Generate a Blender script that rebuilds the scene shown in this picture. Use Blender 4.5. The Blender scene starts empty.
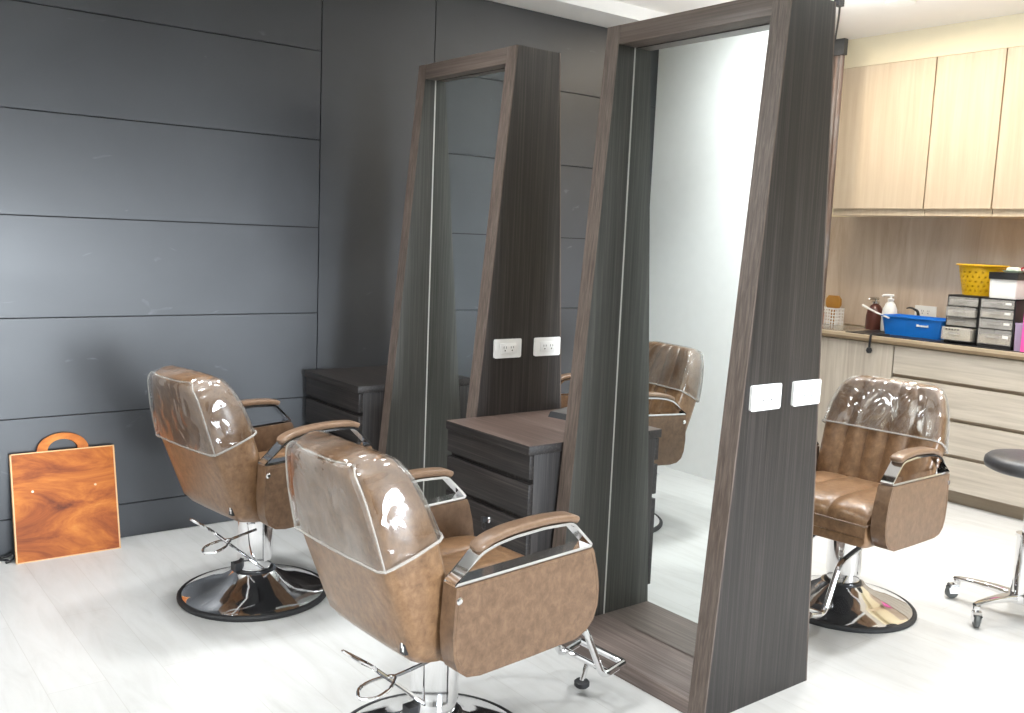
import bpy, bmesh, math, random
from mathutils import Vector, Matrix
random.seed(7)
S = bpy.context.scene
C = S.collection
PI = math.pi

# ------------------------------------------------------------------ camera, world, lights, exposure
F_PX, PITCH, ROLL, YAW, CAM_H = 945.27, 0.1263, 0.0412, 0.6642, 1.5
fw = Vector((math.sin(YAW)*math.cos(PITCH), math.cos(YAW)*math.cos(PITCH), -math.sin(PITCH)))
rt = Vector((math.cos(YAW), -math.sin(YAW), 0)); up = rt.cross(fw)
r2 = math.cos(ROLL)*rt + math.sin(ROLL)*up
u2 = -math.sin(ROLL)*rt + math.cos(ROLL)*up
cd = bpy.data.cameras.new('camera'); cam = bpy.data.objects.new('camera', cd); C.objects.link(cam)
cam.matrix_world = Matrix(((r2.x, u2.x, -fw.x, 0), (r2.y, u2.y, -fw.y, 0), (r2.z, u2.z, -fw.z, CAM_H), (0, 0, 0, 1)))
cd.sensor_fit = 'HORIZONTAL'; cd.sensor_width = 36; cd.lens = F_PX/1024*36; cd.clip_start = 0.05
S.camera = cam

w = bpy.data.worlds.new('world'); S.world = w; w.use_nodes = True
w.node_tree.nodes['Background'].inputs[0].default_value = (0.9, 0.95, 1, 1)
w.node_tree.nodes['Background'].inputs[1].default_value = 0.6

def area(name, loc, size, power, col=(1, 1, 1), spread=130, rot=(0, 0, 0), shape='DISK', sy=None):
    l = bpy.data.lights.new(name, 'AREA'); l.shape = shape; l.size = size
    if sy: l.size_y = sy
    l.energy = power; l.color = col; l.spread = math.radians(spread)
    o = bpy.data.objects.new(name, l); C.objects.link(o); o.location = loc; o.rotation_euler = rot
    return o
CEIL = 2.91
COOL = (0.95, 0.98, 1.0); WARM = (1.0, 0.88, 0.72)
for (x, y, p, sp) in [(1.0, 3.55, 17, 85), (0.75, 2.65, 7, 110), (1.75, 3.35, 20, 105), (1.5, 1.7, 8, 105), (2.4, 0.8, 22, 110), (3.6, 1.3, 26, 110), (4.3, 2.5, 24, 110), (3.6, 3.4, 20, 105), (4.9, 1.3, 24, 110), (-0.7, 0.9, 120, 150)]:  # the last one is an added unseen fill for the chair backs
    area('ceiling_lamp_or_fill', (x, y, CEIL-0.03), 0.30, p*0.66, COOL, sp)
for (x, y, p) in [(5.12, 3.10, 14), (5.08, 2.0, 15), (5.05, 3.75, 7)]:
    area('warm_lamp', (x, y, CEIL-0.03), 0.12, p, WARM, 180)
area('wall_fill', (1.05, 2.85, 2.66), 0.12, 31, COOL, 120, (0, math.radians(60), 0), 'RECTANGLE', 1.7)      # added unseen strip light that brightens the white wall
for (x, y, p) in [(4.2, 3.0, 26), (4.4, 1.2, 24)]:      # added upward fill without fixtures, brightens the ceiling from out of frame
    area('uplight_fill', (x, y, CEIL-0.45), 0.5, p, COOL, 180, (PI, 0, 0))
area('shopfront_daylight', (1.7, -2.3, 0.80), 5.6, 54, (0.84, 0.92, 1.0), 24, (PI/2, 0, 0), 'RECTANGLE', 1.5)   # glazed shopfront behind the camera
S.view_settings.view_transform = 'Standard'; S.view_settings.look = 'None'
S.view_settings.gamma = 1; S.view_settings.use_curve_mapping = False
S.view_settings.exposure = 0.0

# ------------------------------------------------------------------ materials
def newmat(name):
    m = bpy.data.materials.new(name); m.use_nodes = True
    nt = m.node_tree; return m, nt, nt.nodes['Principled BSDF']
def N(nt, t, **k):
    n = nt.nodes.new(t)
    for a, v in k.items(): setattr(n, a, v)
    return n
def ramp(nt, fac, stops):
    r = N(nt, 'ShaderNodeValToRGB'); e = r.color_ramp.elements
    while len(e) < len(stops): e.new(0.5)
    for q, (p, c) in zip(e, stops): q.position = p; q.color = (*c, 1)
    nt.links.new(fac, r.inputs[0]); return r.outputs[0]
def noise(nt, scale, detail=4, rough=0.5, dist=0.0, coord='Object', s=1.0, rot=(0, 0, 0)):
    tc = N(nt, 'ShaderNodeTexCoord'); mp = N(nt, 'ShaderNodeMapping')
    mp.inputs['Scale'].default_value = scale if isinstance(scale, tuple) else (scale,)*3
    mp.inputs['Rotation'].default_value = rot
    nt.links.new(tc.outputs[coord], mp.inputs[0])
    n = N(nt, 'ShaderNodeTexNoise'); n.inputs['Scale'].default_value = s
    n.inputs['Detail'].default_value = detail; n.inputs['Roughness'].default_value = rough; n.inputs['Distortion'].default_value = dist
    nt.links.new(mp.outputs[0], n.inputs['Vector']); return n.outputs[0]
def bump(nt, b, h, strength, dist=0.01):
    n = N(nt, 'ShaderNodeBump'); n.inputs['Strength'].default_value = strength; n.inputs['Distance'].default_value = dist
    nt.links.new(h, n.inputs['Height']); nt.links.new(n.outputs[0], b.inputs['Normal'])
def plain(name, col, rough=0.5, metal=0.0, spec=0.5, var=0.08):
    m, nt, b = newmat(name)
    c2 = tuple(c*(1-var) for c in col)
    nt.links.new(ramp(nt, noise(nt, 14), [(0.35, c2), (0.65, col)]), b.inputs['Base Color'])
    b.inputs['Roughness'].default_value = rough; b.inputs['Metallic'].default_value = metal
    b.inputs['Specular IOR Level'].default_value = spec
    return m
def wood(name, scale, stops, rough=0.45, bs=0.15, dist=0.4, detail=6):
    m, nt, b = newmat(name)
    n = noise(nt, scale, detail, 0.65, dist)
    nt.links.new(ramp(nt, n, stops), b.inputs['Base Color'])
    b.inputs['Roughness'].default_value = rough
    bump(nt, b, n, bs, 0.002); return m
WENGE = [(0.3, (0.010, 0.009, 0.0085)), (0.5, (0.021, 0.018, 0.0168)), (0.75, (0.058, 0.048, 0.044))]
def dull(m, v=0.25):
    m.node_tree.nodes['Principled BSDF'].inputs['Specular IOR Level'].default_value = v; return m
wenge_v = wood('wenge_vertical', (130, 130, 1.6), WENGE, 0.38)
wenge_lit = wood('wenge_lit_jamb', (130, 130, 1.6), [(0.3, (0.030, 0.029, 0.025)), (0.5, (0.052, 0.050, 0.044)), (0.75, (0.10, 0.095, 0.083))], 0.42)  # paler copy of the wenge: light on the inner jambs put into colour
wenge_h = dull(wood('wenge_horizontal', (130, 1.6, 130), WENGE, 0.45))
wenge_c = dull(wood('wenge_carcass', (130, 130, 1.6), WENGE, 0.5))
wenge_base = wood('wenge_worn_base', (90, 2.0, 90), [(0.3, (0.085, 0.062, 0.052)), (0.5, (0.15, 0.115, 0.10)), (0.75, (0.24, 0.195, 0.175))], 0.45)
wenge_f = wood('wenge_lit_face', (130, 130, 1.6), [(0.3, (0.058, 0.042, 0.034)), (0.5, (0.105, 0.079, 0.065)), (0.75, (0.18, 0.142, 0.121))], 0.4)  # same wood as the sides, light on the slanted faces put into colour
wenge_fh = wood('wenge_lit_face_horizontal', (130, 1.6, 130), [(0.3, (0.058, 0.042, 0.034)), (0.5, (0.105, 0.079, 0.065)), (0.75, (0.18, 0.142, 0.121))], 0.4)  # horizontal grain, same painted-in light
wenge_top = wood('wenge_dusty_top', (60, 2.0, 60), [(0.3, (0.045, 0.029, 0.023)), (0.5, (0.09, 0.060, 0.049)), (0.75, (0.17, 0.13, 0.112))], 0.36)
ash_v = wood('pale_ash_vertical', (26, 26, 1.3), [(0.3, (0.62, 0.50, 0.36)), (0.55, (0.69, 0.575, 0.43)), (0.75, (0.73, 0.62, 0.48))], 0.5, 0.05)
grey_v = wood('grey_ash_vertical', (30, 30, 1.4), [(0.3, (0.42, 0.36, 0.29)), (0.55, (0.55, 0.49, 0.41)), (0.75, (0.64, 0.58, 0.50))], 0.5, 0.06)
grey_h = wood('grey_ash_horizontal', (30, 1.4, 30), [(0.3, (0.44, 0.39, 0.32)), (0.55, (0.57, 0.51, 0.43)), (0.75, (0.66, 0.60, 0.52))], 0.5, 0.06)
grip = wood('grip_recess', (30, 1.4, 30), [(0.3, (0.28, 0.22, 0.16)), (0.7, (0.38, 0.31, 0.23))], 0.5, 0.05)
back_v = wood('backsplash_oak', (14, 9, 1.2), [(0.3, (0.46, 0.355, 0.26)), (0.5, (0.56, 0.455, 0.355)), (0.7, (0.64, 0.55, 0.46))], 0.5, 0.06, 0.8)
edge_oak = wood('worktop_oak', (30, 1.2, 30), [(0.3, (0.42, 0.33, 0.22)), (0.7, (0.58, 0.49, 0.36))], 0.35, 0.05)
chrome = plain('chrome', (0.86, 0.86, 0.87), 0.07, 1.0, 0.5, 0.02)
steel = plain('brushed_steel', (0.70, 0.69, 0.67), 0.22, 1.0)
rubber = plain('black_rubber', (0.015, 0.015, 0.016), 0.6)
black = plain('black_plastic', (0.018, 0.018, 0.02), 0.4)
white_p = plain('white_plastic', (0.88, 0.88, 0.86), 0.35, 0, 0.5, 0.02)
white_seal = plain('white_sealant', (0.62, 0.61, 0.58), 0.6)
cream = plain('cream_paint', (0.86, 0.78, 0.58), 0.7, 0, 0.3, 0.02)
wallwhite = plain('white_paint', (0.84, 0.85, 0.84), 0.7, 0, 0.3, 0.02)
ceilmat = plain('ceiling_paint', (0.90, 0.88, 0.85), 0.8, 0, 0.3, 0.01)
soffmat = plain('soffit_paint', (0.80, 0.80, 0.79), 0.8, 0, 0.3, 0.01)

def leather_mat(name, a, b_, c, rough=0.36):
    m, nt, b = newmat(name)
    n = noise(nt, (38, 38, 30), 9, 0.72, 0.3)
    nt.links.new(ramp(nt, n, [(0.3, a), (0.52, b_), (0.75, c)]), b.inputs['Base Color'])
    b.inputs['Roughness'].default_value = rough
    bump(nt, b, noise(nt, 260, 3), 0.12, 0.002); return m
leather = leather_mat('brown_leather', (0.108, 0.055, 0.026), (0.188, 0.104, 0.052), (0.285, 0.17, 0.09), 0.31)
leather_d = leather_mat('brown_leather_panel', (0.090, 0.051, 0.028), (0.142, 0.083, 0.048), (0.205, 0.125, 0.074), 0.33)
leather_p = leather_mat('tan_arm_leather', (0.125, 0.073, 0.042), (0.16, 0.098, 0.060), (0.205, 0.13, 0.083), 0.32)
stool_l = leather_mat('black_stool_leather', (0.03, 0.03, 0.032), (0.045, 0.045, 0.048), (0.06, 0.06, 0.062), 0.4)

# clear vinyl: mostly see-through, glossy, crumpled, with cloudy patches in the film itself
def vinyl():
    m, nt, b = newmat('clear_vinyl'); nt.nodes.remove(b); out = nt.nodes['Material Output']
    tr = N(nt, 'ShaderNodeBsdfTransparent'); tr.inputs[0].default_value = (0.95, 0.95, 0.94, 1)
    gl = N(nt, 'ShaderNodeBsdfGlossy'); gl.inputs['Roughness'].default_value = 0.10
    gl.inputs[0].default_value = (1, 1, 1, 1)
    df = N(nt, 'ShaderNodeBsdfDiffuse'); df.inputs[0].default_value = (0.82, 0.80, 0.77, 1)
    bp = N(nt, 'ShaderNodeBump'); bp.inputs['Strength'].default_value = 0.75; bp.inputs['Distance'].default_value = 0.02
    nt.links.new(noise(nt, (9, 9, 7), 1.5, 0.45, 1.0), bp.inputs['Height'])
    nt.links.new(bp.outputs[0], gl.inputs['Normal'])
    lw = N(nt, 'ShaderNodeLayerWeight'); lw.inputs[0].default_value = 0.42
    nt.links.new(bp.outputs[0], lw.inputs['Normal'])
    ma = N(nt, 'ShaderNodeMath', operation='MULTIPLY_ADD'); ma.inputs[1].default_value = 0.50; ma.inputs[2].default_value = 0.085
    nt.links.new(lw.outputs['Fresnel'], ma.inputs[0])
    mr = N(nt, 'ShaderNodeMapRange'); mr.inputs[1].default_value = 0.42; mr.inputs[2].default_value = 0.62; mr.inputs[3].default_value = 0.0; mr.inputs[4].default_value = 0.07
    nt.links.new(noise(nt, (7, 7, 4), 2, 0.5, 0.8), mr.inputs[0])
    m1 = N(nt, 'ShaderNodeMixShader'); nt.links.new(mr.outputs[0], m1.inputs[0]); nt.links.new(tr.outputs[0], m1.inputs[1]); nt.links.new(df.outputs[0], m1.inputs[2])
    m2 = N(nt, 'ShaderNodeMixShader'); nt.links.new(ma.outputs[0], m2.inputs[0]); nt.links.new(m1.outputs[0], m2.inputs[1]); nt.links.new(gl.outputs[0], m2.inputs[2])
    nt.links.new(m2.outputs[0], out.inputs[0]); return m
vinyl_m = vinyl()
piping_m = plain('vinyl_piping', (0.50, 0.47, 0.43), 0.25)
piping_m.node_tree.nodes['Principled BSDF'].inputs['Alpha'].default_value = 0.5
def mirror_mat():
    m, nt, b = newmat('mirror_glass')
    b.inputs['Base Color'].default_value = (0.89, 0.925, 0.905, 1); b.inputs['Metallic'].default_value = 1; b.inputs['Roughness'].default_value = 0.0
    return m
mirror_m = mirror_mat()
def clear_plastic(name, col, alpha):
    m, nt, b = newmat(name)
    b.inputs['Base Color'].default_value = (*col, 1); b.inputs['Roughness'].default_value = 0.2; b.inputs['Alpha'].default_value = alpha
    return m
drawer_clear = clear_plastic('smoky_clear_plastic', (0.62, 0.60, 0.57), 0.36)
lilac_clear = clear_plastic('lilac_clear_plastic', (0.62, 0.50, 0.72), 0.6)

def slate_wall():
    m, nt, b = newmat('slate_wall_panel')
    n = noise(nt, 1.1, 5, 0.55, 0.3)
    base = ramp(nt, n, [(0.3, (0.034, 0.036, 0.040)), (0.7, (0.050, 0.053, 0.058))])
    sc = noise(nt, (3.2, 3.2, 7.5), 3, 0.5, 2.2)
    f = ramp(nt, sc, [(0.70, (0, 0, 0)), (0.80, (0.5, 0.5, 0.5))])
    mx = N(nt, 'ShaderNodeMix', data_type='RGBA')
    nt.links.new(f, mx.inputs['Factor']); nt.links.new(base, mx.inputs['A']); mx.inputs['B'].default_value = (0.14, 0.145, 0.155, 1)
    nt.links.new(mx.outputs['Result'], b.inputs['Base Color'])
    nt.links.new(ramp(nt, n, [(0.3, (0.34,)*3), (0.7, (0.46,)*3)]), b.inputs['Roughness'])
    return m
slate = slate_wall()
joint = plain('wall_joint', (0.012, 0.012, 0.013), 0.8)
def floor_mat():
    m, nt, b = newmat('pale_vinyl_planks')
    tc = N(nt, 'ShaderNodeTexCoord'); mp = N(nt, 'ShaderNodeMapping'); mp.inputs['Rotation'].default_value = (0, 0, PI/2)
    mp.inputs['Location'].default_value = (0.06, 0.1, 0)
    nt.links.new(tc.outputs['Object'], mp.inputs[0])
    br = N(nt, 'ShaderNodeTexBrick'); br.inputs['Scale'].default_value = 1
    br.inputs['Brick Width'].default_value = 1.22; br.inputs['Row Height'].default_value = 0.18; br.inputs['Mortar Size'].default_value = 0.0012
    br.inputs['Color1'].default_value = (1, 1, 1, 1); br.inputs['Color2'].default_value = (0.96, 0.965, 0.965, 1); br.inputs['Mortar'].default_value = (0.84, 0.83, 0.81, 1)
    nt.links.new(mp.outputs[0], br.inputs[0])
    n = noise(nt, (13, 2.6, 5), 7, 0.62, 0.8)
    c = ramp(nt, n, [(0.28, (0.49, 0.482, 0.465)), (0.5, (0.55, 0.545, 0.53)), (0.75, (0.585, 0.582, 0.572))])
    mx = N(nt, 'ShaderNodeMix', data_type='RGBA', blend_type='MULTIPLY'); mx.inputs['Factor'].default_value = 1
    nt.links.new(c, mx.inputs['A']); nt.links.new(br.outputs['Color'], mx.inputs['B'])
    nt.links.new(mx.outputs['Result'], b.inputs['Base Color'])
    b.inputs['Roughness'].default_value = 0.38; b.inputs['Specular IOR Level'].default_value = 0.4
    return m
floor_m = floor_mat()

# ------------------------------------------------------------------ mesh helpers
def obj(name, bm, mats, parent=None, smooth=35, bevel=0, seg=2):
    if bevel:
        es = [e for e in bm.edges if len(e.link_faces) == 2 and e.calc_face_angle(0) > 0.5]
        bmesh.ops.bevel(bm, geom=es, offset=bevel, segments=seg, profile=0.5, affect='EDGES', clamp_overlap=True)
    bmesh.ops.recalc_face_normals(bm, faces=bm.faces)
    me = bpy.data.meshes.new(name); bm.to_mesh(me); bm.free()
    for m in (mats if isinstance(mats, (list, tuple)) else [mats]): me.materials.append(m)
    if smooth:
        me.shade_smooth(); me.set_sharp_from_angle(angle=math.radians(smooth))
    o = bpy.data.objects.new(name, me); C.objects.link(o)
    if parent: o.parent = parent
    return o
def tag(o, label, cat, group=None):
    o['label'] = label; o['category'] = cat
    if group: o['group'] = group
    return o
def thing(name, label, cat, loc=(0, 0, 0), rz=0, group=None):
    o = bpy.data.objects.new(name, None); C.objects.link(o); o.empty_display_size = 0.1
    o.location = loc; o.rotation_euler = (0, 0, rz)
    return tag(o, label, cat, group)
def struct(name, bm, m, bevel=0):
    o = obj(name, bm, m, None, 35, bevel); o['kind'] = 'structure'; return o
def B(): return bmesh.new()
def box(bm, x0, x1, y0, y1, z0, z1, mi=0):
    vs = [bm.verts.new((x, y, z)) for x in (x0, x1) for y in (y0, y1) for z in (z0, z1)]
    for q in ((0, 1, 3, 2), (4, 6, 7, 5), (0, 4, 5, 1), (2, 3, 7, 6), (0, 2, 6, 4), (1, 5, 7, 3)):
        f = bm.faces.new([vs[i] for i in q]); f.material_index = mi
    return vs
def hexa(bm, pts):
    """eight corners: bottom four (ccw) then top four"""
    vs = [bm.verts.new(p) for p in pts]
    for q in ((3, 2, 1, 0), (4, 5, 6, 7), (0, 1, 5, 4), (1, 2, 6, 5), (2, 3, 7, 6), (3, 0, 4, 7)):
        bm.faces.new([vs[i] for i in q])
    return vs
def prism(bm, poly, f, a, b):
    """poly 2-d points; f(p, t) -> 3-d point; extruded from t=a to t=b"""
    A = [bm.verts.new(f(p, a)) for p in poly]; D = [bm.verts.new(f(p, b)) for p in poly]
    n = len(poly); bm.faces.new(A); bm.faces.new(D[::-1])
    for i in range(n): bm.faces.new((A[i], A[(i+1) % n], D[(i+1) % n], D[i]))
xz = lambda p, t: (p[0], t, p[1])
yz = lambda p, t: (t, p[0], p[1])
xy = lambda p, t: (p[0], p[1], t)
def loft(bm, rings, closed=True, cap=(True, True)):
    R = [[bm.verts.new(p) for p in r] for r in rings]; n = len(R[0])
    for a, b in zip(R[:-1], R[1:]):
        for i in range(n if closed else n-1):
            bm.faces.new((a[i], a[(i+1) % n], b[(i+1) % n], b[i]))
    if cap[0]: bm.faces.new(R[0][::-1])
    if cap[1]: bm.faces.new(R[-1])
    return R
def lathe(bm, prof, n=32, c=(0, 0, 0), M=None):
    """profile of (radius, height), closed on the axis at both ends"""
    R = []
    for r, z in prof:
        ring = []
        for i in range(n):
            p = Vector((r*math.cos(2*PI*i/n), r*math.sin(2*PI*i/n), z))
            if M: p = M @ p
            ring.append(p + Vector(c))
        R.append(ring)
    loft(bm, R)
def smooth_path(pts, k=6, closed=False):
    P = [Vector(p) for p in pts]; n = len(P); out = []
    for i in range(n if closed else n-1):
        if closed: a, b, c, d = P[i-1], P[i], P[(i+1) % n], P[(i+2) % n]
        else: a, b, c, d = P[max(i-1, 0)], P[i], P[i+1], P[min(i+2, n-1)]
        for j in range(k):
            t = j/k
            out.append(0.5*((2*b) + (c-a)*t + (2*a-5*b+4*c-d)*t*t + (3*b-a-3*c+d)*t**3))
    if not closed: out.append(P[-1])
    return out
def fillet(pts, r, k=5):
    P = [Vector(p) for p in pts]; out = [P[0]]
    for i in range(1, len(P)-1):
        a, b, c = P[i-1], P[i], P[i+1]
        d1 = (a-b); d2 = (c-b); t = min(r, d1.length*0.45, d2.length*0.45)
        p = b + d1.normalized()*t; q = b + d2.normalized()*t
        for j in range(k+1):
            s = j/k; out.append((1-s)**2*p + 2*s*(1-s)*b + s*s*q)
    out.append(P[-1]); return out
def tube(bm, pts, r, n=10, closed=False):
    P = [Vector(p) for p in pts]; m = len(P); R = []
    t0 = (P[1]-P[0]).normalized(); a = Vector((0, 0, 1)) if abs(t0.z) < 0.9 else Vector((1, 0, 0))
    nrm = (a - t0*a.dot(t0)).normalized()
    for i in range(m):
        if closed: t = (P[(i+1) % m]-P[i-1]).normalized()
        else: t = (P[min(i+1, m-1)]-P[max(i-1, 0)]).normalized()
        nrm = (nrm - t*nrm.dot(t)).normalized(); bn = t.cross(nrm)
        rr = r[i] if isinstance(r, list) else r
        R.append([P[i] + nrm*(rr*math.cos(2*PI*j/n)) + bn*(rr*math.sin(2*PI*j/n)) for j in range(n)])
    if closed:
        loft(bm, R + [R[0]], True, (False, False)); bmesh.ops.remove_doubles(bm, verts=bm.verts, dist=1e-6)
    else: loft(bm, R)
def ribbon(bm, pts, y0, y1, th, closed=False):
    """flat bar: path in x-z, wide along y, thickness th"""
    P = [Vector((p[0], p[1])) for p in pts]; m = len(P); R = []
    for i in range(m):
        a = P[i-1] if (closed or i) else P[0]; b = P[(i+1) % m] if (closed or i < m-1) else P[-1]
        t = (b-a).normalized(); nr = Vector((-t.y, t.x))*th/2
        o, q = P[i]+nr, P[i]-nr
        R.append([(o.x, y0, o.y), (o.x, y1, o.y), (q.x, y1, q.y), (q.x, y0, q.y)])
    if closed:
        loft(bm, R + [R[0]], True, (False, False)); bmesh.ops.remove_doubles(bm, verts=bm.verts, dist=1e-6)
    else: loft(bm, R)
def rrect(w, h, r, k=4):
    out = []
    for cx, cy, a0 in ((w/2-r, h/2-r, 0), (-w/2+r, h/2-r, PI/2), (-w/2+r, -h/2+r, PI), (w/2-r, -h/2+r, 1.5*PI)):
        for j in range(k+1):
            a = a0 + j*PI/2/k; out.append((cx + r*math.cos(a), cy + r*math.sin(a)))
    return out
def copy_tree(o, parent=None):
    c = o.copy(); C.objects.link(c)
    if parent: c.parent = parent
    for ch in list(o.children): copy_tree(ch, c)
    return c

# ------------------------------------------------------------------ the room
YW = 4.546                      # slate wall
XR = 6.14                       # wall behind the cabinets
XL = 0.30                      # white wall just left of the frame
XM, YB = -1.7, -2.4             # rest of the room, behind the camera
YJ = 2.15
b = B(); box(b, XM-0.1, XR+0.1, YB-0.1, YW+0.1, -0.1, 0); struct('floor', b, floor_m)
b = B(); box(b, XM-0.1, XR+0.1, YB-0.1, 4.262, CEIL, CEIL+0.1); struct('ceiling', b, ceilmat)
b = B(); box(b, XM-0.1, XR+0.1, 4.262, YW+0.1, 2.83, CEIL+0.1); struct('trim_1', b, soffmat)     # lowered band along the slate wall
b = B()
zs = [0, 0.1655, 0.6145, 1.0595, 1.504, 1.951, 2.394, 2.83]; g = 0.0028
box(b, XL-0.1, XR+0.1, YW+0.012, YW+0.1, 0, 2.9, 1)
for x0, x1 in ((XL-0.1, 2.247), (2.93, XR+0.1)):
    for z0, z1 in zip(zs[:-1], zs[1:]): box(b, x0+g, x1-g, YW, YW+0.02, z0+g, z1-g)
box(b, 2.247+g, 2.93-g, YW, YW+0.02, g, 2.83)
struct('wall_back', b, [slate, joint])
b = B(); box(b, XR, XR+0.1, YB-0.1, YW, 0, CEIL); struct('wall_right', b, cream)
b = B(); box(b, XL-0.1, XL, YJ, YW, 0, CEIL); box(b, XM-0.1, XL-0.1, YJ, YJ+0.1, 0, CEIL); struct('wall_left', b, wallwhite)
b = B(); box(b, XM-0.1, XM, YB-0.1, YJ, 0, CEIL); struct('wall_side', b, wallwhite)
b = B(); box(b, XM-0.1, XR+0.1, YB-0.1, YB, 0, CEIL); struct('wall_front', b, plain('dim_paint', (.30, .30, .30), .7))

# ------------------------------------------------------------------ styling chair
W, T = 0.314, 0.056
LEV = [(-.175, .388, .16, -.125, .388, .18), (-.215, .405, .205, -.10, .402, .215), (-.24, .435, .226, -.097, .45, .232),
       (-.262, .50, .236, -.115, .53, .243), (-.30, .60, .236, -.15, .64, .247), (-.337, .69, .229, -.193, .76, .254),
       (-.362, .79, .216, -.228, .842, .247), (-.380, .87, .196, -.262, .914, .224), (-.391, .918, .174, -.286, .946, .196), (-.384, .938, .152, -.310, .958, .168)]
def back_ring(L, off=0.0, grooves=True, r=0.03):
    xr, zr, wr, xf, zf, wf = L
    wr += off; wf += off
    d = Vector((xf-xr, zf-zr)); ln = d.length; d /= ln
    q0 = Vector((xr, zr)) - d*off; ln += 2*off
    r = min(r, ln*0.35, wr*0.4)
    pts = []
    def P(s, y): a = q0 + d*s; return (a.x, y, a.y)
    # rear edge from +wr to -wr
    pts += [P(r*0.9, wr), P(r*0.3, wr-r*0.3), P(0, wr-r)]
    for i in range(1, 6): pts.append(P(-0.004*math.sin(PI*i/6), (wr-r)*(1-2*i/6)))
    pts += [P(0, -wr+r), P(r*0.3, -wr+r*0.3), P(r*0.9, -wr)]
    pts += [P(ln*0.5, -(wr+wf)/2-0.004)]
    rf = r*0.8
    pts += [P(ln-rf*0.9, -wf), P(ln-rf*0.3, -wf+rf*0.3), P(ln, -wf+rf)]
    g = wf-rf
    ys = []
    for gy in (-0.6, -0.2, 0.2, 0.6):
        for e in (-0.09, 0, 0.09): ys.append((g*gy + e*g*0.5, e == 0))
    full = []
    for k, (y, gr) in enumerate(ys):
        full.append((y, -0.005 if gr else 0.002))
        if k % 3 == 2 and k < len(ys)-1: full.append(((y+ys[k+1][0])/2, 0.006))
    for y, dd in full: pts.append(P(ln + (dd if grooves else 0), y))
    pts += [P(ln, wf-rf), P(ln-rf*0.3, wf-rf*0.3), P(ln-rf*0.9, wf), P(ln*0.5, (wr+wf)/2+0.004)]
    return pts
def lerpL(a, b, t): return tuple(p + (q-p)*t for p, q in zip(a, b))

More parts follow.
